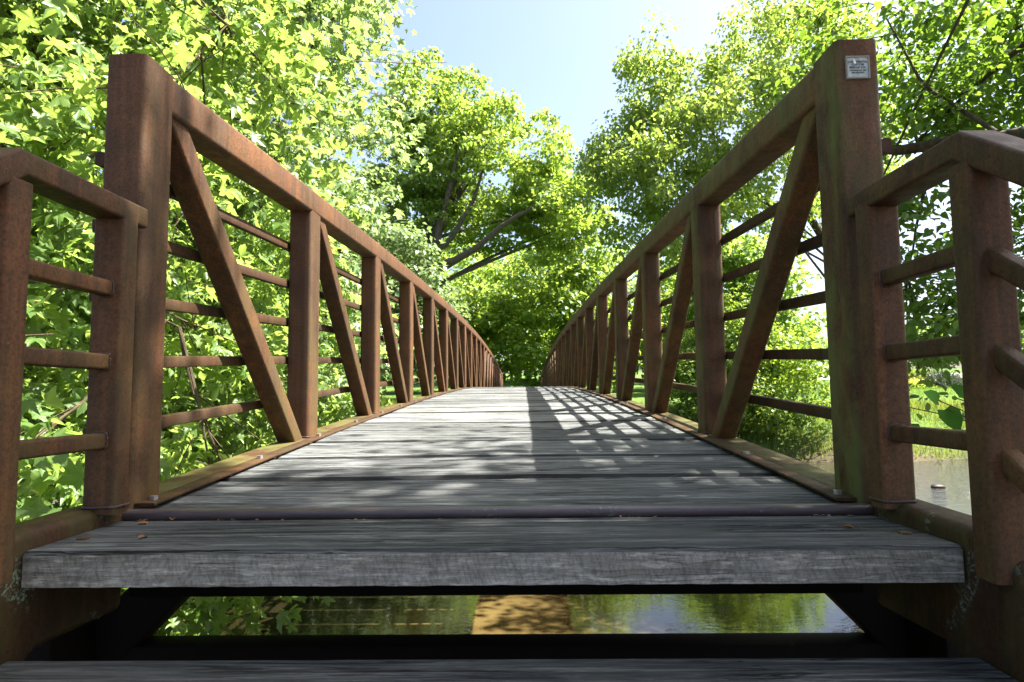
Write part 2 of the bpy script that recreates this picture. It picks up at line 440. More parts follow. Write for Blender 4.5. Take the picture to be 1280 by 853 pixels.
def build_ground():
    xs = np.concatenate([np.linspace(-420, -40, 24), np.linspace(-38, 38, 191), np.linspace(40, 420, 24)])
    ys = np.concatenate([np.linspace(-300, -14, 16), np.linspace(-12, 60, 221), np.linspace(63, 620, 40)])
    X, Y = np.meshgrid(xs, ys); Z = ground(X, Y)
    Z += np.where((np.abs(X) < 39), .03 * np.sin(X * 3.1 + np.sin(Y * 2.3)) * np.sin(Y * 2.7), 0)
    v = np.stack([X, Y, Z], -1).reshape(-1, 3); nx, ny = len(xs), len(ys)
    i = np.arange(nx * ny).reshape(ny, nx)
    f = np.stack([i[:-1, :-1], i[:-1, 1:], i[1:, 1:], i[1:, :-1]], -1).reshape(-1, 4)
    me = bpy.data.meshes.new('ground'); me.from_pydata(v.tolist(), [], f.tolist()); shade(me, 180)
    t = NT('ground_soil_and_grass'); v3 = t.pos()
    g = t.n('ShaderNodeNewGeometry'); sp = t.n('ShaderNodeSeparateXYZ'); t.l(g.outputs['Position'], sp.inputs[0])
    n1 = t.noise(v3, .5, 6, .6); n2 = t.noise(v3, 6, 6, .65); n3 = t.noise(v3, 40, 4, .7)
    soil = t.ramp(n2, [(.3, (.035, .030, .016)), (.7, (.095, .080, .045))])
    grass = t.ramp(n2, [(.3, (.055, .105, .018)), (.55, (.085, .150, .022)), (.75, (.125, .180, .035))])
    grass = t.mix(t.ramp(n3, [(.4, .5), (.62, 0.)]), grass, (.03, .06, .012))
    mr = t.n('ShaderNodeMapRange'); mr.inputs[1].default_value = 21.5; mr.inputs[2].default_value = 23.; t.l(sp.outputs['Y'], mr.inputs[0])
    gf = t.math('MULTIPLY', mr.outputs[0], t.ramp(n1, [(.2, .6), (.45, 1.)]))
    col = t.mix(gf, soil, grass)
    o = link('ground', me, t.done(t.bsdf(col, .95, .15, n3, .6, .03))); tag(o, kind='structure')
build_ground()

def build_water():
    t = NT('river_water'); v = t.pos((1.0, 1.6, 1)); g = t.n('ShaderNodeNewGeometry')
    w1 = t.noise(v, 2.2, 3, .5, .3); w2 = t.noise(v, 9, 3, .55, .4)
    sp = t.n('ShaderNodeSeparateXYZ'); t.l(g.outputs['Position'], sp.inputs[0])
    rif = t.n('ShaderNodeMapRange'); rif.inputs[1].default_value = 6.; rif.inputs[2].default_value = 11.; t.l(sp.outputs['X'], rif.inputs[0])
    amp = t.math('ADD', t.math('MULTIPLY', rif.outputs[0], .75), .014)
    hgt = t.math('MULTIPLY', t.math('ADD', w1, t.math('MULTIPLY', w2, .5)), amp)
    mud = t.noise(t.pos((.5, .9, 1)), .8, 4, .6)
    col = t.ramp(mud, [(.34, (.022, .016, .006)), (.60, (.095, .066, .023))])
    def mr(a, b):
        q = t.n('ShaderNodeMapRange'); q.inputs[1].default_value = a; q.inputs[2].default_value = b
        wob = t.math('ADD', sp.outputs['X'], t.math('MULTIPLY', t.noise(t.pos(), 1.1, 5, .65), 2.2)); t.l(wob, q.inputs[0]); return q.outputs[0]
    sunlit_band = t.math('MAXIMUM', t.math('MULTIPLY', mr(-.8, .6), mr(3.0, .9)), mr(-2.3, -3.1))  # amber painted where sun falls; bed between darkened against sun dashes
    col = t.mix(sunlit_band, (.010, .0085, .0035), col)
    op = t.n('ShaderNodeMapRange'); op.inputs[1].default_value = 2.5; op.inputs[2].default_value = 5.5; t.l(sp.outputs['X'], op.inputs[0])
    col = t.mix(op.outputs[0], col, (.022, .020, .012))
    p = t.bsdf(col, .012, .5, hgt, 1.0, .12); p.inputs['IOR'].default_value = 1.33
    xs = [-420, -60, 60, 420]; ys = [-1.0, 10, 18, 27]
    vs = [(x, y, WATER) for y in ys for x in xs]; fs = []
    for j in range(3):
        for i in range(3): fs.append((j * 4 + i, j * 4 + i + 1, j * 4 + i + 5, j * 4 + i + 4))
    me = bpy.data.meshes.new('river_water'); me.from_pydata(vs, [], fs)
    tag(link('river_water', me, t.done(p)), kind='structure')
build_water()

# ---------------------------------------------------------------- the bridge
SEC = rsec(TW, TD, .016)
def ys_between(a, b, step=.36):
    n = max(2, int((b - a) / step) + 1); return np.linspace(a, b, n)
def weld_square(x, y, z, w, h, parent, r=.005, seed=1):
    rr = random.Random(seed); o = rsec(w + r, h + r, .009, 2); P = []
    for i in range(len(o)):
        a, b = o[i], o[(i + 1) % len(o)]; L = math.hypot(b[0] - a[0], b[1] - a[1]); k = max(1, int(L / .006))
        P += [(a[0] + (b[0] - a[0]) * q / k, a[1] + (b[1] - a[1]) * q / k) for q in range(k)]
    P.append(P[0]); m = MB()
    m.tube([(x + p[0], y + rr.uniform(-.001, .001), z + p[1]) for p in P], [r * (.7 + .5 * (i % 2) + rr.uniform(-.15, .15)) for i in range(len(P))], 6)
    return m.build('weld_bead', M['steel_weld'], parent, 80)
def weld_ring(x, y, z, w, d, parent, r=.0055, seed=1):
    rr = random.Random(seed); o = rsec(w + r, d + r, .014, 3); P = []
    for i in range(len(o)):
        a, b = o[i], o[(i + 1) % len(o)]; L = math.hypot(b[0] - a[0], b[1] - a[1]); k = max(1, int(L / .007))
        P += [(a[0] + (b[0] - a[0]) * q / k, a[1] + (b[1] - a[1]) * q / k) for q in range(k)]
    P.append(P[0]); m = MB()
    m.tube([(x + p[0], y + p[1], z + rr.uniform(-.001, .001)) for p in P], [r * (.75 + .45 * (i % 2) + rr.uniform(-.1, .1)) for i in range(len(P))], 6)
    return m.build('weld_bead', M['steel_weld'], parent, 80)
def build_bridge():
    br = empty('footbridge', (0, 0, 0), 'long arched footbridge of rusty brown steel trusses with a weathered grey plank deck', 'footbridge')
    for sx in (-1, 1):
        xm = sx * (W2 + TW / 2)
        mat_ch = M['steel_chord']; MS = M['steel_green_bounce'] if sx > 0 else M['steel']
        # end posts run past the chords
        def post(y, z0, z1, m, end=False):
            b = MB().sweep([(xm, y + TD / 2, z0), (xm, y + TD / 2, z1)], rsec(TW - (0 if end else .003), TD, .016), (1, 0, 0))
            return b.build('end_post' if end else 'post', m, br)
        ztop = zc(TD) + H + TW
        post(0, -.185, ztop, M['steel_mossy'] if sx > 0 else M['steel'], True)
        post(LEN, zc(LEN) - .34, zc(LEN) + H + TW, M['steel'], True)
        for i in range(1, NP):
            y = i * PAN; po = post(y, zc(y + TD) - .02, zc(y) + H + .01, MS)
            if i < 5: weld_ring(xm, y + TD / 2, zc(y + TD / 2) + .001, TW - .006, TD, po, .0035, i)
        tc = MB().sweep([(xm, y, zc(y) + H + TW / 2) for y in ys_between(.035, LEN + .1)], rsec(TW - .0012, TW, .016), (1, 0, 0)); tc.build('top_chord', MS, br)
        bc = MB().sweep([(xm, y, zc(y) - TW / 2) for y in ys_between(TD, LEN)], rsec(TW, TW, .012), (1, 0, 0)); bc.build('bottom_chord', mat_ch, br)
        dw = .088
        for i in range(NP):
            y0, y1 = i * PAN + TD, (i + 1) * PAN
            if i < NP // 2: a, b = (y0 + .035, zc(y0) + H + .03), (y1 - .065, zc(y1) - .03)
            else: a, b = (y0 + .065, zc(y0) - .03), (y1 - .035, zc(y1) + H + .03)
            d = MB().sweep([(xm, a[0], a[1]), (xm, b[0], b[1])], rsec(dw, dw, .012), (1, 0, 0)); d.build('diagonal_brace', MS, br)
        for h in (.19, .39, .585, .783, .98):
            xo = sx * (W2 + TW + .018)
            MB().sweep([(xo, y, zc(y) + h) for y in ys_between(.02, LEN + TD)], rsec(.030, .040, .006, 2), (1, 0, 0)).build('safety_rail', M['steel_rail_shaded'], br)
        # bolted steel strip along the deck edge
        xe = sx * (W2 - .030)
        st = MB().sweep([(xe, y, zc(y) - .001) for y in ys_between(.015, LEN)], rsec(.056, .009, .003, 2), (1, 0, 0)).build('edge_strip', M['steel_strip'], br)
        for k in range(14):
            y = .06 + k * .725
            hx = [(.012 * math.cos(R(60 * q)), .012 * math.sin(R(60 * q))) for q in range(6)]
            MB().sweep([(xe, y, zc(y) + .003), (xe, y, zc(y) + .014)], hx, (1, 0, 0)).build('bolt', M['zinc'], st)
    # cross beams
    for i in range(NP + 1):
        y = i * PAN + TD / 2
        MB().sweep([(-W2 - .01, y, zc(y) - .15), (W2 + .01, y, zc(y) - .15)], rsec(.10, .115, .01, 2), (0, 1, 0)).build('cross_beam', M['steel'], br)
    # plank deck
    dk = MB(); y = .012; k = 0; r = random.Random(4)
    while y < LEN:
        w = .435 + r.uniform(-.02, .02); y1 = min(y + w, LEN)
        o_ = r.uniform(-.004, .004); za, zb = zc(y) - .013 + o_ + r.uniform(-.002, .002), zc(y1) - .013 + o_ + r.uniform(-.002, .002)
        n = 26; xs = [(-.952 + 1.904 * j / n) for j in range(n + 1)]; T = .07
        prof = []
        for j, x in enumerate(xs):
            e0 = r.uniform(-.0035, .0035); e1 = r.uniform(-.0035, .0035); dz = .0022 * math.sin(x * 3 + k)
            cr = .016
            prof.append([(x, y + e0, za - T), (x, y + e0, za - cr + dz), (x, y + cr + e0, za + dz), (x, (y + y1) / 2, (za + zb) / 2 + dz + .0015), (x, y1 - cr + e1, zb + dz), (x, y1 + e1, zb - cr + dz), (x, y1 + e1, zb - T)])
        vs = [p for c in prof for p in c]; fs = []
        for j in range(n):
            for q in range(7):
                a, b2 = j * 7 + q, j * 7 + (q + 1) % 7
                fs.append((a, b2, b2 + 7, a + 7))
        fs.append(tuple(range(7))[::-1]); fs.append(tuple(n * 7 + q for q in range(7)))
        fs = [f[::-1] for f in fs]
        dk.add(vs, fs); y = y1 + r.uniform(.022, .032); k += 1
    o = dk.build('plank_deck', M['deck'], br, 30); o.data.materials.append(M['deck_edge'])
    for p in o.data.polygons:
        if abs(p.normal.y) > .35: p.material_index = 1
    # steel nosing that closes the deck end
    MB().sweep([(-W2 - .012, -.016, -.022), (W2 + .012, -.016, -.022)], rsec(.044, .030, .013, 5), (0, 1, 0)).build('deck_nosing', M['steel_nose'], br)
    MB().sweep([(-W2, .075, -.170), (W2, .075, -.170)], rsec(.13, .155, .01, 2), (0, 1, 0)).build('end_beam', M['steel_under_shade'], br)
    return br

M['zinc'] = mat_plain('zinc_bolt', (.45, .44, .42), .35, .5, .8)
def mat_nose():
    t = NT('dark_steel_nosing'); v = t.pos((3, 30, 30)); n = t.noise(v, 3, 5, .6); f = t.noise(t.pos(), 90, 4, .7, .4); m = t.noise(t.pos(), 5, 3)
    col = t.ramp(n, [(.3, (.030, .022, .026)), (.7, (.075, .050, .048))])
    mk = t.math('MULTIPLY', t.ramp(f, [(.58, 0.), (.64, .8)]), t.ramp(m, [(.54, 0.), (.66, 1.)]))
    col = t.mix(mk, col, (.15, .19, .15))
    return t.done(t.bsdf(col, .42, .55, f, .15, .003))
M['steel_nose'] = mat_nose()
build_bridge()

# ---------------------------------------------------------------- the stair
def build_stair():
    st = empty('stairway', (0, -.4, -1.0), 'short steel stair with thick grey timber treads and tubular railings at the bridge end', 'stairs')
    Z1 = -.031; RISE, RUN = .213, .325
    xi = .989; XO = .008
    # stringers: level at the top, bending down towards the ground
    for sx in (-1, 1):
        xm = sx * (xi + .055) + XO
        pth = [(xm, -.030, -.125), (xm, -.385, -.125), (xm, -1.66, -.125 - 1.275 * RISE / RUN)]
        MB().sweep(pth, rsec(.105, .285, .024, 5), (1, 0, 0)).build('stringer', M['steel_stair'], st)
        def rail_z(y, z): return z if y > -.43 else z - (-.43 - y) * RISE / RUN
        xp = sx * .999 + .014
        for y, ang in ((-.105, 0), (-.475, 0), (-1.38, 0)):
            zt = .775 if y > -.43 else rail_z(y, .775)
            zb = .0 if y > -.38 else -.015 - (-.385 - y) * RISE / RUN
            MB().sweep([(xp, y, zb), (xp, y, zt)], rsec(.082, .066, .010), (1, 0, 0)).build('railing_post', M['steel_plain'], st)
            if y > -.2: weld_ring(xp, y, .0185, .082, .066, st.children[-1], .0035, 3)
        MB().sweep([(xp, -.035, .787), (xp, -.47, .787), (xp, -1.5, .787 - 1.03 * RISE / RUN)], rsec(.080, .056, .008), (1, 0, 0)).build('handrail', M['steel_plain'], st)
        for z in (.575, .385, .185):
            gb = MB().sweep([(xp, -.10, z), (xp, -.46, z)], rsec(.036, .040, .007), (1, 0, 0)).build('guard_bar', M['steel_plain'], st); weld_square(xp, -.139, z, .036, .040, gb, .0032, int(z * 100)); weld_square(xp, -.441, z, .036, .040, gb, .0032, 7)
            MB().sweep([(xp, -.475, z - .01), (xp, -1.38, z - .01 - .905 * RISE / RUN)], rsec(.036, .040, .007), (1, 0, 0)).build('guard_bar', M['steel_plain'], st)
    r = random.Random(9)
    for k in range(5):
        zt = Z1 - RISE * k; y1 = -.040 - RUN * k if k else -.044; y0 = y1 - (.338 if k == 0 else .30); T = .074
        if k: y1 = -.40 - RUN * (k - 1); y0 = y1 - .30
        n = 60; hw = xi - .004; vs = []; fs = []; cr = .008
        for j in range(n + 1):
            x = XO - hw + 2 * hw * j / n; e = r.uniform(-.0022, .0022); g = r.uniform(-.0006, .0006)
            vs += [(x, y0 + e, zt - T + g), (x, y0 + e, zt - cr + g), (x, y0 + cr + e, zt + g), (x, (y0 + y1) / 2, zt), (x, y1 - cr, zt), (x, y1, zt - cr), (x, y1, zt - T)]
        for j in range(n):
            for q in range(7):
                a, b = j * 7 + q, j * 7 + (q + 1) % 7; fs.append((a + 7, b + 7, b, a))
        fs.append(tuple(range(7))); fs.append(tuple(n * 7 + q for q in range(7))[::-1])
        b = MB(); b.add(vs, fs); o = b.build('tread', M['tread'], st, 30)
        o.data.materials.append(M['tread_edge'])
        for bxx in (-.94, .94):
            if k < 3: MB().tube([(XO + bxx, y0 + .12, zt - .003), (XO + bxx, y0 + .12, zt + .0025), (XO + bxx, y0 + .12, zt + .0045)], [.014, .014, .008], 12).build('bolt', M['steel_strip'], o)
        for p in o.data.polygons:
            if p.normal.y < -.8: p.material_index = 1
    # steel shelf angles carrying the treads
    for sx in (-1, 1):
        for k in range(4):
            zt = Z1 - RISE * k - .074; y = -.21 if k == 0 else -.55 - RUN * (k - 1)
            MB().sweep([(XO + sx * (xi - .045), y - .12, zt - .0065), (XO + sx * (xi - .045), y + .12, zt - .0065)], rsec(.085, .008, .003, 2), (1, 0, 0)).build('tread_bracket', M['steel'], st)
    return st
build_stair()

def build_support():
    s = empty('support_frame', (0, .25, -1.8), 'dark steel frame with splayed legs carrying the end of the bridge above the bank', 'support frame')
    y = .26; U = M['steel_under_shade']
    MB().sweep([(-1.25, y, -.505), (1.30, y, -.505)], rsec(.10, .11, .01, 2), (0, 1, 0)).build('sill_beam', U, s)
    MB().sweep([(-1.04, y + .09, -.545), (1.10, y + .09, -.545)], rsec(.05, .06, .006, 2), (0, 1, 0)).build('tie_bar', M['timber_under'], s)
    for sx in (-1, 1):
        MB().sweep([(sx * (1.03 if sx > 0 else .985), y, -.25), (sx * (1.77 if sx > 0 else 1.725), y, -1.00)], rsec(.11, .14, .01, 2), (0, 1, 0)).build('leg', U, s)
        MB().sweep([(sx * 1.40, .12, -.165), (sx * 1.40, .12, -.50)], rsec(.40, .20, .01, 2), (1, 0, 0)).build('bearing_block', U, s)
        MB().sweep([(sx * 1.30, .02, -.50), (sx * 1.30, .02, -.585)], rsec(.17, .10, .01, 2), (1, 0, 0)).build('timber_block', M['timber_under'], s)
        MB().sweep([(sx * 1.28, .10, -.50), (sx * 1.28, .10, -2.3)], rsec(.16, .13, .01, 2), (1, 0, 0)).build('column', M['timber_under'], s)
    MB().sweep([(-1.5, .30, -2.15), (1.5, .30, -2.15)], rsec(.5, .7, .03, 3), (0, 1, 0)).build('footing', M['concrete'], s)
def mat_concrete():
    t = NT('old_concrete'); n = t.noise(t.pos(), 6, 7, .65); return t.done(t.bsdf(t.ramp(n, [(.3, (.14, .13, .11)), (.7, (.28, .27, .24))]), .9, .3, n, .5, .01))
M['concrete'] = mat_concrete()
build_support()

# maker's plate on the right hand end post
def build_plate():
    cx, y, cz = 1.0415, -.0065, 1.1985; w = .066
    pl = empty('nameplate', (cx, 0, cz), 'small square metal nameplate with raised lettering near the top of the tall right post', 'nameplate')
    t = NT('plate_metal'); n = t.noise(t.pos(), 55, 5, .65); b = t.noise(t.pos(), 28, 3, .5)
    col = t.ramp(n, [(.3, (.22, .25, .25)), (.7, (.36, .39, .38))]); col = t.mix(t.ramp(b, [(.60, 0.), (.70, .9)]), col, (.11, .05, .035))
    mp = t.done(t.bsdf(col, .5, .5, n, .15, .001))
    mf = mat_plain('plate_rim_metal', (.20, .19, .15), .6); mt = mat_plain('plate_letter_paint', (.035, .05, .045), .6); mw = mat_plain('white_splash', (.75, .76, .72), .8)
    MB().sweep([(cx, -.0005, cz), (cx, -.0045, cz)], rsec(w, w, .003, 3), (1, 0, 0)).build('panel', mp, pl)
    fr = MB()
    for dx, dz, ww, hh in ((0, w / 2 - .002, w, .004), (0, -w / 2 + .002, w, .004), (-w / 2 + .002, 0, .004, w - .0082), (w / 2 - .002, 0, .004, w - .0082)):
        fr.sweep([(cx + dx, -.0040, cz + dz), (cx + dx, -.0072, cz + dz)], rsec(ww, hh, .001, 1), (1, 0, 0))
    fr.build('rim', mf, pl)
    lines = [('CONTINENTAL', .0082, .0135), ('CUSTOM', .0085, .0055), ('BRIDGE CO.', .0085, -.0030), ('ALEXANDRIA, MN', .0056, -.0105), ('800-328-2047', .0062, -.0175)]
    vs, fs = [], []
    for txt, size, dz in lines:
        cu = bpy.data.curves.new('lettering', 'FONT'); cu.body = txt; cu.size = size; cu.align_x = 'CENTER'; cu.extrude = .0004; cu.offset = .00012; cu.resolution_u = 3
        ob = bpy.data.objects.new('lettering', cu); COL.objects.link(ob)
        bpy.context.view_layer.update()
        me = bpy.data.meshes.new_from_object(ob.evaluated_get(bpy.context.evaluated_depsgraph_get()))
        k = len(vs); wid = max(v.co.x for v in me.vertices) - min(v.co.x for v in me.vertices); sc_x = min(1.0, .054 / wid)
        if txt == 'CONTINENTAL': sc_x = .054 / wid
        vs += [(cx + v.co.x * sc_x, -.0050 - v.co.z, cz + dz + v.co.y) for v in me.vertices]
        fs += [tuple(i + k for i in p.vertices) for p in me.polygons]
        bpy.data.objects.remove(ob); bpy.data.meshes.remove(me)
    me = bpy.data.meshes.new('lettering'); me.from_pydata(vs, [], fs); link('lettering', me, mt, pl)
    o = [(-.0120, .0250), (-.0100, .0262), (-.0092, .0225), (-.0070, .0190), (-.0050, .0150), (-.0042, .0120), (-.0070, .0100), (-.0112, .0112), (-.0118, .0150), (-.0105, .0185)]
    sp = MB(); n = len(o); sp.add([(cx + x, -.0045, cz + z) for x, z in o] + [(cx + x, -.0062, cz + z) for x, z in o], [tuple(range(n))[::-1], tuple(range(n, 2 * n))] + [(i, (i + 1) % n, n + (i + 1) % n, n + i) for i in range(n)])
    sp.build('splash', mw, pl)
build_plate()

# ---------------------------------------------------------------- trees and plants
def near_bridge(p):   # keep leaves off the walkway and out of the truss
    return (np.abs(p[:, 0]) < 1.42) & (p[:, 1] > -3) & (p[:, 1] < 34) & (p[:, 2] < zc(p[:, 1]) + 3.0) & (p[:, 2] > zc(p[:, 1]) - .45)

make_tree('maple_tree', (-6.8, 3.0, -1.2), [(-6.8, 3.0, -1.5), (-6.7, 3.2, 1.5), (-6.4, 3.6, 4.5), (-5.9, 4.2, 7.2)],
          [((-4.2, 3.4, 2.4), (2.8, 3.0, 3.4)), ((-3.2, 1.7, -.5), (1.8, 1.9, 1.3)), ((-4.4, 6.0, .6), (2.8, 2.8, 2.4)),
           ((-5.8, 4.2, 6.0), (2.6, 3.0, 2.6)), ((-2.5, 2.9, -1.2), (.9, .6, .4)), ((-3.4, 1.2, 9.0), (2.6, 3.6, 1.8))],  # last lobe is out of view, added to hold back sky light
          'leaf_maple', T_MAPLE, 760, .60, 62, .098, 'leafy maple with yellow green lobed leaves crowding the left stair railing', r0=.14, bark='twig', limbs=18, branches=190,
          extra_limbs=[([(-4.4, 2.5, 1.05), (-3.6, 2.4, 1.40), (-3.0, 2.4, 1.75), (-2.6, 2.5, 2.2), (-2.35, 2.7, 2.7), (-2.2, 3.0, 3.2)], .016), ([(-3.9, 2.0, .8), (-3.0, 1.9, 1.0), (-2.3, 1.9, .9), (-1.9, 1.9, .7)], .012)],
          twigs=5, shell=.25, power=.6, flat=.6, up=.6, outw=.35, jit=.5, droop=.7, reject=near_bridge)
make_tree('maple_tree', (-5.4, 9.2, -1.6), [(-5.4, 9.2, -2.0), (-5.2, 9.0, 2.0), (-4.7, 8.6, 5.5), (-4.2, 8.0, 8.5)],
          [((-3.5, 6.9, 4.9), (1.9, 2.5, 2.9)), ((-4.0, 8.4, 7.6), (2.0, 2.6, 2.2)), ((-3.4, 7.6, 1.6), (1.6, 2.2, 2.0)), ((-3.2, 7.4, 10.2), (2.4, 3.0, 1.6))],  # topmost lobe likewise unseen, added to block the sky fill
          'leaf_silver_glare', T_MAPLE, 420, .58, 60, .098, 'silvery maple with leaves tinted pale for sun glare hanging above the left top chord of the bridge', r0=.15, bark='twig', limbs=12, branches=120,
          twigs=3, shell=.25, power=.6, flat=.6, up=.6, outw=.35, jit=.55, droop=.9, reject=near_bridge)

make_tree('silver_maple_tree', (-9.5, 26.5, -.6), [(-9.5, 26.5, -.9), (-9.2, 26.5, 4), (-8.7, 26.5, 9)],
          [((-8.2, 26.5, 6.6), (4.2, 3.4, 4.4)), ((-6.5, 25.5, 4.0), (3.4, 2.6, 3.6)), ((-11.5, 26, 5), (4, 3, 4.5))],
          'leaf_pale', T_RH, 300, 1.0, 130, .24, 'grey green silver maple standing behind the left railing', r0=.28, limbs=14, branches=80, flat=.55, reject=near_bridge)

make_tree('oak_tree', (-8.2, 33, -.1), [(-8.2, 33, -.4), (-7.2, 33, 4.2), (-5.6, 33, 7.0), (-3.6, 33, 11.0), (-2.6, 33, 14)],
          [((-1.8, 33.5, 12.6), (5.0, 4.2, 4.4)), ((-4.9, 33.5, 16.4), (3.4, 3.6, 3.2)), ((2.3, 33, 10.4), (2.6, 3.2, 3.0)), ((-6.4, 34, 10.6), (3, 3, 4))],
          'leaf_mid', T_RH, 560, .85, 78, .25, 'broad yellow green tree with dark leaning limbs over the far end of the bridge', r0=.42, limbs=16, branches=110, flat=.36, up=.6, outw=.4, jit=.6, bark='bark_pale',
          extra_limbs=[([(-5.7, 32.6, 6.6), (-4.2, 31.6, 7.1), (-2.6, 31, 7.6), (-1.0, 30.6, 8.9), (.6, 30.4, 9.8)], .26),
                       ([(-5.4, 32.4, 6.9), (-4.4, 31.6, 8.6), (-3.7, 31.2, 11.0), (-3.2, 31, 13.2)], .24),
                       ([(-5.0, 32.0, 7.2), (-3.6, 31.4, 8.6), (-2.4, 31, 10.4), (-1.8, 30.8, 12.4)], .18)])

make_tree('locust_tree', (15.6, 27, -.4), [(15.6, 27, -.7), (15.0, 26.8, 4), (12.5, 26.4, 9), (10.4, 25.8, 15)],
          [((9.0, 25.5, 10.5), (4.6, 4.0, 4.8)), ((6.0, 25, 9.0), (3.2, 3.2, 3.8)), ((12.0, 26, 15.4), (3.3, 3.4, 3.6)), ((15.0, 27, 11.0), (2.6, 2.8, 2.6)), ((5.7, 25, 14.3), (1.5, 1.5, 1.4))],
          'leaf_droop', T_RH, 360, .82, 130, .20, 'airy yellow green tree with drooping sprays of small leaves behind the right railing', r0=.34, limb_r=.26, limbs=12, branches=60, flat=.9, droop=1.3, jit=.7, up=.45)

make_tree('shade_tree', (6.9, 1.2, -1.0), [(6.9, 1.2, -1.3), (6.8, 1.4, 2.0), (6.4, 1.4, 5.0), (6.0, 1.2, 9.0)],
          [((5.8, -1.1, 7.4), (2.8, 2.2, 2.2)), ((4.6, -1.1, 6.9), (2.4, 1.8, 1.7)), ((5.5, 1.6, 7.0), (1.2, .8, .8)), ((6.0, 7.0, 4.9), (2.0, 1.7, 1.35)), ((8.8, 6.4, 4.4), (2.2, 2.2, 2.0)), ((5.6, -3.0, 6.4), (2.6, 2.2, 2.0)),
           ((5.05, 6.4, 2.4), (.45, .8, 1.2)), ((5.3, 6.2, 4.0), (1.2, .8, .4)), ((7.0, 6.6, 1.7), (.9, .9, 1.5)), ((5.2, 6.3, 1.3), (.5, .8, .9)), ((3.85, 1.9, 1.75), (.25, .4, .30)), ((5.4, -1.6, 8.6), (2.8, 2.4, 1.6))],
          'leaf_dark', T_OVS, 740, .58, 82, .125, 'dark green shade tree reaching a thick bare limb in from the right', r0=.30, limbs=14, branches=150, twigs=2, flat=.6, droop=.6,
          extra_limbs=[([(6.7, 1.5, 2.0), (6.4, 3.6, 2.7), (5.6, 5.4, 3.15), (4.9, 6.3, 3.36), (4.2, 6.7, 3.44)], .125),
                       ([(5.5, 5.4, 3.2), (5.3, 6.3, 4.2), (5.1, 6.8, 5.6)], .03), ([(5.2, 6.0, 3.3), (5.1, 6.3, 2.4), (5.0, 6.4, 1.7)], .025), ([(6.6, 1.4, 2.6), (4.8, 1.8, 2.7), (3.8, 1.9, 1.9)], .03)])

make_tree('riverside_bush', (9.6, 22.6, -1.6), [(9.6, 22.9, -2.0), (9.6, 22.9, 0), (9.5, 22.6, 2)],
          [((9.3, 22.6, .9), (2.7, 2.0, 2.2)), ((7.4, 23.2, .2), (2.2, 1.8, 1.8)), ((8.2, 23.4, 2.4), (2.2, 1.8, 1.6))],
          'leaf_bush', T_RH, 190, .62, 120, .16, 'bright green bush overhanging the far waterline seen through the right railing', 'bush', r0=.10, limbs=10, branches=50, flat=.6)

# ---------------------------------------------------------------- the wood beyond the far bank
kinds = [('leaf_wood', 'dense mid green tree'), ('leaf_mid', 'bright green spreading tree'), ('leaf_pale', 'pale grey green tree')]
wood = [(-11.5, 9.0, 12, 4.2, 0), (-15, 34, 13, 5.0, 0), (-21, 40, 16, 6.0, 1), (-12, 44, 17, 5.5, 2), (-4, 46, 11, 4.6, 1), (3.5, 43, 13.5, 4.4, 1), (13, 37, 10, 3.6, 0),
        (14, 46, 12, 5.0, 1), (-30, 46, 18, 7, 0), (0.5, 58, 13, 6, 1), (-9, 60, 19, 7, 0), (9, 58, 13, 6, 2)]
wl = ['leafy dark green tree close behind the maple at the left edge', 'dense mid green tree left of the broad yellow green one', 'tall bright tree at the left beyond the silver maple', 'pale green tall tree rising behind the yellow green tree',
      'bushy tree closing the view at the left of the bridge end', 'fresh green tree straight beyond the bridge end', 'dense green tree low behind the drooping tree on the right',
      'bright green tree farther off behind the drooping tree', 'huge dark tree at the far left edge of the wood', 'round tree deepest in the wood straight beyond the bridge',
      'very tall dark tree deep in the wood at left', 'pale rounded tree deep in the wood at right']
for (x, y, h, r, k), lab in zip(wood, wl):
    g0 = float(ground(x, y))
    make_tree('woodland_tree', (x, y, g0), [(x, y, g0 - .3), (x + .3, y, g0 + h * .4), (x, y + .3, g0 + h * .85)],
              [((x, y, g0 + h * .62), (r, r, h * .38)), ((x - r * .4, y - 1, g0 + h * .36), (r * .8, r * .8, h * .32)), ((x + r * .5, y - 1, g0 + h * .30), (r * .7, r * .8, h * .28))],
              kinds[k][0], T_RH, 170, 1.2, 85, .36, lab, group='trees of the far wood', r0=.3, limbs=8, branches=30, flat=.5)

for (x, y, h, r, k, lab) in [(30, 82, 6.0, 3.6, 1, 'low bright tree across the road left of the post gap'), (38, 84, 5.2, 3.6, 0, 'round green tree across the road'), (46, 84, 5.6, 3.8, 2, 'pale tree across the road between two green ones'),
                             (54, 83, 6.4, 4.0, 0, 'broad green tree across the road at right'), (64, 82, 7.5, 4.4, 1, 'tall bright tree at the far right across the road'), (76, 84, 9, 5, 0, 'big dark tree at the far right across the road')]:
    g0 = float(ground(x, y))
    make_tree('roadside_tree', (x, y, g0), [(x, y, g0 - .3), (x + .2, y, g0 + h * .4), (x, y, g0 + h * .8)],
              [((x, y, g0 + h * .56), (r, r * .8, h * .40)), ((x - r * .4, y - 1, g0 + h * .3), (r * .9, r * .8, h * .28))], kinds[k][0], T_RH, 130, 1.1, 70, .40, lab, group='trees across the road', r0=.2, limbs=6, branches=20, flat=.55)

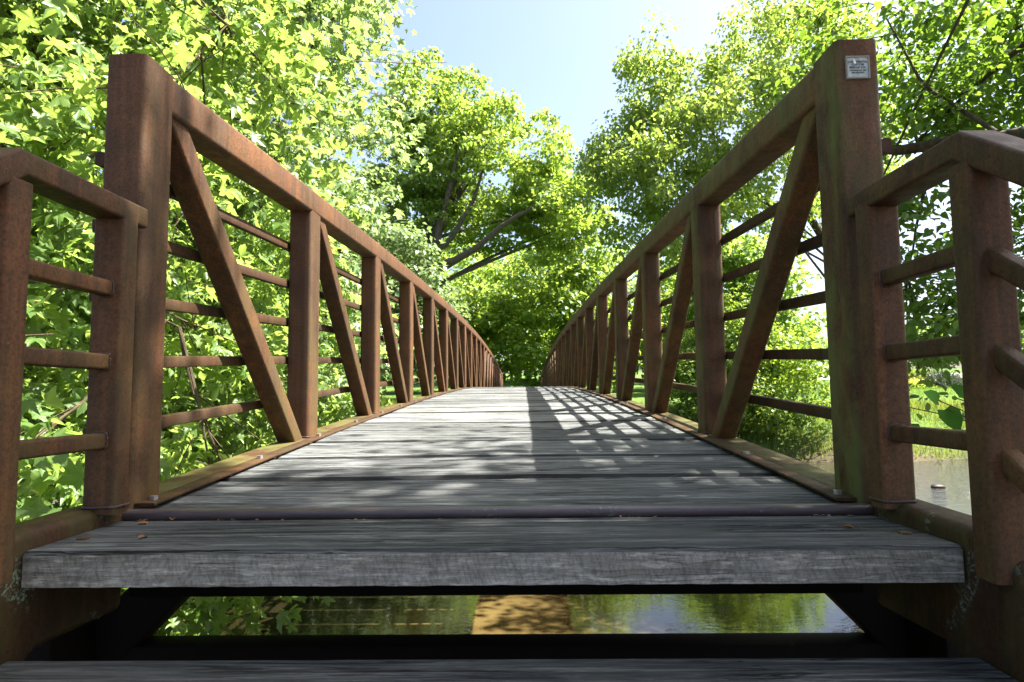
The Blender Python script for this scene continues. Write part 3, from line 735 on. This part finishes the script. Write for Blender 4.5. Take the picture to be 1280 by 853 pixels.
def scatter(name, n, xr, yr, leafmat, tpl, size, zoff=(0, .05), flat=.3, lean=.35, cond=None):
    x = rng.uniform(xr[0], xr[1], n); y = rng.uniform(yr[0], yr[1], n)
    if cond is not None: k = cond(x, y); x, y = x[k], y[k]
    z = ground(x, y); k = z > WATER - .02; x, y, z = x[k], y[k], z[k]; n = len(x)
    pos = np.stack([x, y, z + rng.uniform(zoff[0], zoff[1], n)], 1)
    tip = np.stack([rng.normal(size=n) * lean, rng.normal(size=n) * lean, np.full(n, flat)], 1)
    nrm = np.stack([rng.normal(size=n), rng.normal(size=n), np.full(n, 1.2 - flat)], 1)
    return tag(link(name, leaf_mesh(name, pos, nrm, tip, size * (.5 + rng.random(n)), tpl), M[leafmat]), kind='stuff')
patch = lambda x, y: (np.sin(x * 1.1 + 2) + np.sin(y * 1.7 + x * .6) + rng.normal(size=len(x)) * .8) > -.3
scatter('bank_weeds', 26000, (4, 30), (21.2, 27.5), 'leaf_weed', T_BL, .34, flat=1.0, cond=patch)
scatter('bank_weeds', 16000, (-26, 3), (21.2, 31), 'leaf_weed', T_BL, .40, flat=1.0, cond=patch)
scatter('lawn_grass', 60000, (14, 48), (27, 56), 'leaf_grass', T_BL, .16, flat=1.0)
scatter('ground_cover', 9000, (-9, -1.3), (-2, 6.5), 'leaf_dark', T_OV, .10, (0, .30), .15, 1.0)
scatter('ground_cover', 5000, (1.6, 9), (-1.5, 4.5), 'leaf_dark', T_OV, .10, (0, .30), .15, 1.0)

def strip(name, xs, ys, dz, mat):
    X, Y = np.meshgrid(xs, ys); Z = ground(X, Y) + dz; nx, ny = len(xs), len(ys)
    i = np.arange(nx * ny).reshape(ny, nx)
    me = bpy.data.meshes.new(name); me.from_pydata(np.stack([X, Y, Z], -1).reshape(-1, 3).tolist(), [], np.stack([i[:-1, :-1], i[:-1, 1:], i[1:, 1:], i[1:, :-1]], -1).reshape(-1, 4).tolist())
    return tag(link(name, me, mat), kind='structure')
def mat_gravel(name, a, b):
    t = NT(name); n = t.noise(t.pos(), 60, 6, .8); m = t.noise(t.pos(), .8, 4); c = t.ramp(n, [(.3, a), (.7, b)]); c = t.mix(t.ramp(m, [(.4, 0.), (.7, .4)]), c, a)
    return t.done(t.bsdf(c, .95, .2, n, .6, .01))
strip('road', np.linspace(14, 160, 60), np.linspace(57, 66, 8), .05, mat_gravel('pale_concrete_road', (.34, .33, .31), (.48, .47, .44)))
strip('path', np.linspace(-2.2, 2.2, 9), np.linspace(-30, -1.75, 40), .05, mat_gravel('pale_bounce_gravel', (.26, .24, .21), (.46, .43, .38)))  # unseen pale ground added to bounce sunlight onto the tread fronts

def tuft(name, x, y, w, h, n, leafmat, tpl, size, label, cat, flatz=1.0):
    g0 = float(ground(x, y)); root = empty(name, (x, y, g0), label, cat)
    d = rng.normal(size=(n, 3)) * np.array((w * .33, w * .25, 0)); pos = d + np.array((x, y, g0))
    pos[:, 2] += rng.random(n) * h * .8 * np.exp(-(d[:, 0] / w) ** 2 * 2)
    tip = d * 1.2 + rng.normal(size=(n, 3)) * .25 + np.array((0, 0, flatz)); nrm = rng.normal(size=(n, 3)) + np.array((0, 0, .4))
    link('foliage', leaf_mesh('foliage', pos, nrm, tip, size * (.6 + .8 * rng.random(n)), tpl), M[leafmat], root); return root
tuft('ornamental_shrub', 29.4, 44, 2.3, .9, 1500, 'leaf_slate', T_BL, .75, 'dark slate green spiky shrub at the edge of the far lawn', 'shrub')
tuft('ornamental_grass', 27.8, 45, 1.6, 1.1, 900, 'leaf_weed', T_BL, .8, 'pale straw coloured grass clump beside the dark spiky shrub', 'grass clump')
r_ = tuft('flower_patch', 27.2, 43, 1.2, .5, 500, 'leaf_mid', T_OV, .22, 'small patch of yellow flowers on the far lawn', 'flowers')
n = 160; d = rng.normal(size=(n, 3)) * np.array((.42, .3, .08)); g0 = float(ground(27.2, 43))
link('blossom', leaf_mesh('blossom', d + np.array((27.2, 43, g0 + .5)), rng.normal(size=(n, 3)) + np.array((0, -1, 1.)), rng.normal(size=(n, 3)), np.full(n, .13), T_OV), M['petal'], r_)
g0 = float(ground(28.3, 47)); p_ = empty('bollard', (28.3, 47, g0), 'pale grey square post standing behind the far flower patch', 'post')
MB().sweep([(28.3, 47, g0 - .1), (28.3, 47, g0 + 1.05)], rsec(.34, .34, .02, 2), (1, 0, 0)).build('shaft', M['concrete'], p_)
MB().sweep([(28.3, 47, g0 + 1.05), (28.3, 47, g0 + 1.14)], rsec(.42, .42, .02, 2), (1, 0, 0)).build('cap', M['concrete'], p_)
bx = [(x, 26.9 + .05 * math.sin(x), float(ground(x, 26.9)) + .04) for x in np.linspace(17.6, 27, 12)]
tag(MB().sweep(bx, rsec(.16, .20, .02, 2), (0, 1, 0)).build('lawn_edging', M['edging']), 'low brown timber edging along the front of the far lawn', 'edging')

for (x, y, a, b, c, lab) in [(10.6, 15.0, .17, .12, .07, 'small dark wet stone breaking the pale river water at right')]:
    u = np.linspace(0, 2 * np.pi, 14, endpoint=False); vs = []; fs = []
    for q, ph in enumerate(np.linspace(-1.2, 1.4, 7)):
        for w_ in u: vs.append((x + a * math.cos(ph) * math.cos(w_) * (1 + .15 * math.sin(3 * w_ + q)), y + b * math.cos(ph) * math.sin(w_) * (1 + .12 * math.cos(2 * w_)), WATER + .02 + c * math.sin(ph)))
    for q in range(6):
        for w_ in range(14): fs.append((q * 14 + w_, q * 14 + (w_ + 1) % 14, (q + 1) * 14 + (w_ + 1) % 14, (q + 1) * 14 + w_))
    fs.append(tuple(range(14))[::-1]); fs.append(tuple(84 + q for q in range(14)))
    m_ = MB(); m_.add(vs, fs); tag(m_.build('river_stone', M['stone'], None, 50), lab, 'stone')

# leafy shoot beside the right railing
def build_vine():
    v = empty('leafy_vine', (1.80, .45, -1.0), 'young vine with broad heart shaped leaves rising behind the right stair railing', 'vine')
    stem = np.array([(2.35, .50, -1.15), (2.30, .52, -.6), (2.18, .54, -.15), (1.98, .56, .05), (1.80, .56, .13), (1.60, .56, .22)])
    MB().tube(stem, np.linspace(.009, .003, 6), 6).build('stem', M['twig'], v)
    dx = -.075
    L = [((1.60, .50, .235), (-.5, -.3, .5), (.3, -.8, .35), .085), ((1.66, .56, .20), (.3, -.3, -.8), (.1, -.85, .4), .135), ((1.73, .60, .26), (.9, 0, .2), (.1, -.75, .6), .105),
         ((1.57, .55, .13), (-.9, -.2, -.25), (-.2, -.7, .6), .105), ((1.53, .55, .21), (-.8, .1, .1), (0, -.8, .5), .055), ((1.78, .54, .06), (.8, -.2, -.4), (.2, -.7, .6), .10),
         ((1.92, .52, .10), (.5, -.3, .5), (.1, -.8, .5), .11), ((2.10, .50, -.02), (.5, -.3, -.4), (.1, -.7, .6), .12), ((2.2, .5, -.3), (.7, -.3, -.2), (.1, -.7, .6), .12)]
    hv = [(0, 0, 0), (-.34, -.10, .05), (-.52, .22, .08), (-.40, .58, .05), (0, 1.0, -.08), (.40, .58, .05), (.52, .22, .08), (.34, -.10, .05), (0, .45, -.01)]
    hf = [(0, 8, 1), (1, 8, 2), (2, 8, 3), (3, 8, 4), (8, 5, 4), (8, 6, 5), (8, 7, 6), (8, 0, 7)]
    tp = (np.array(hv, float), np.array([(a, c, b) for a, b, c in hf]))
    sm = MB()
    for (p, t_, n_, sz) in L:
        p = (p[0] + dx, p[1], p[2] + .02)
        link('leaf', leaf_mesh('leaf', np.array([p], float), np.array([n_], float), np.array([t_], float), np.array([sz * .68]), tp), M['leaf_vine'], v)
        i = int(np.linalg.norm(stem - np.array(p), axis=1).argmin()); sm.tube(bez(stem[max(0, i - 1)], p, .05, 4), [.003, .003, .002, .002], 5)
    sm.build('stalks', M['twig'], v)
build_vine()

# a few dry leaves lying on the top tread
for (x, y, a, sz, lab) in [(-.905, -.10, .4, .032, 'curled dry brown leaf against the left stringer'), (-.84, -.052, 2., .026, 'tiny dry leaf at the left end of the steel nosing'), (-.80, -.27, 1.1, .026, 'small dark dry leaf near the left front of the top tread'), (.86, -.21, 2.6, .026, 'dry leaf scrap near the right end of the top tread')]:
    V, F = T_OV; me = leaf_mesh('dry_leaf', np.array([(x, y, -.0295)]), np.array([(.1, -.1, 1.)]), np.array([(math.cos(a), math.sin(a), .05)]), np.array([sz]), (V * np.array((1, 1, 1.6)), F))
    tag(link('dry_leaf', me, M['leaf_dry']), lab, 'leaf', 'dry leaves on the top tread')

# crumbs of dead leaf and grit caught along the edges of the top tread and the nosing
n = 170; x = np.where(rng.random(n) < .35, np.sign(rng.normal(size=n)) * (.93 - .10 * rng.random(n) ** 2), rng.uniform(-.95, .95, n))
y = np.where(rng.random(n) < .7, -.050 - .02 * rng.random(n) ** 2, rng.uniform(-.36, -.05, n)); a = rng.uniform(0, 6.28, n)
tag(link('leaf_litter', leaf_mesh('leaf_litter', np.stack([x, y, np.full(n, -.0296)], 1), rng.normal(size=(n, 3)) * .25 + np.array((0, 0, 1.)), np.stack([np.cos(a), np.sin(a), np.zeros(n)], 1), rng.uniform(.003, .011, n), T_RH), M['litter']), kind='stuff')
n = 260; sgn = np.sign(rng.normal(size=n)); y = rng.uniform(.05, 9, n); x = sgn * (.945 - .05 * rng.random(n) ** 2); a = rng.uniform(0, 6.28, n)
tag(link('leaf_litter', leaf_mesh('leaf_litter', np.stack([x, y, zc(y) - .004], 1), rng.normal(size=(n, 3)) * .25 + np.array((0, 0, 1.)), np.stack([np.cos(a), np.sin(a), np.zeros(n)], 1), rng.uniform(.006, .022, n), T_OV), M['litter']), kind='stuff')

# ---------------------------------------------------------------- light, sky, camera
w = bpy.data.worlds.new('World'); sc.world = w; w.use_nodes = True
nt = w.node_tree; nt.nodes.clear()
sky = nt.nodes.new('ShaderNodeTexSky'); sky.sky_type = 'NISHITA'; sky.sun_disc = False
sky.sun_elevation = math.asin(SUN.z); sky.sun_rotation = math.atan2(SUN.x, SUN.y)
sky.air_density = .85; sky.dust_density = 4.5; sky.ozone_density = .4; sky.altitude = 200
bg = nt.nodes.new('ShaderNodeBackground'); bg.inputs['Strength'].default_value = .070
wo = nt.nodes.new('ShaderNodeOutputWorld'); nt.links.new(sky.outputs[0], bg.inputs[0]); nt.links.new(bg.outputs[0], wo.inputs[0])
sl = bpy.data.lights.new('sun', 'SUN'); sl.energy = 5.0; sl.angle = R(.53); sl.color = (1, .95, .87)
so = bpy.data.objects.new('sun', sl); COL.objects.link(so); so.location = SUN * 60
so.rotation_euler = (-SUN).to_track_quat('-Z', 'Y').to_euler()

cd = bpy.data.cameras.new('camera'); co = bpy.data.objects.new('camera', cd); COL.objects.link(co)
fw = Vector((-math.sin(YAW) * math.cos(PITCH), math.cos(YAW) * math.cos(PITCH), math.sin(PITCH)))
rt = fw.cross(Vector((0, 0, 1))).normalized(); up = rt.cross(fw)
c_, s_ = math.cos(ROLL), math.sin(ROLL)
r2 = rt * c_ + up * s_; u2 = up * c_ - rt * s_
co.matrix_world = Matrix(((r2.x, u2.x, -fw.x, CAM[0]), (r2.y, u2.y, -fw.y, CAM[1]), (r2.z, u2.z, -fw.z, CAM[2]), (0, 0, 0, 1)))
cd.sensor_fit = 'HORIZONTAL'; cd.sensor_width = 36; cd.lens = FPX / 1280 * 36
cd.clip_start = .02; cd.clip_end = 3000
cd.dof.use_dof = True; cd.dof.focus_distance = 2.3; cd.dof.aperture_fstop = 11
sc.camera = co
sc.render.engine = 'CYCLES'
sc.cycles.use_denoising = True
sc.cycles.max_bounces = 12; sc.cycles.diffuse_bounces = 8; sc.cycles.glossy_bounces = 3; sc.cycles.transmission_bounces = 5
sc.cycles.sample_clamp_indirect = 8
sc.view_settings.view_transform = 'Standard'; sc.view_settings.look = 'None'
sc.view_settings.exposure = 2.64; sc.view_settings.gamma = 1; sc.view_settings.use_curve_mapping = False
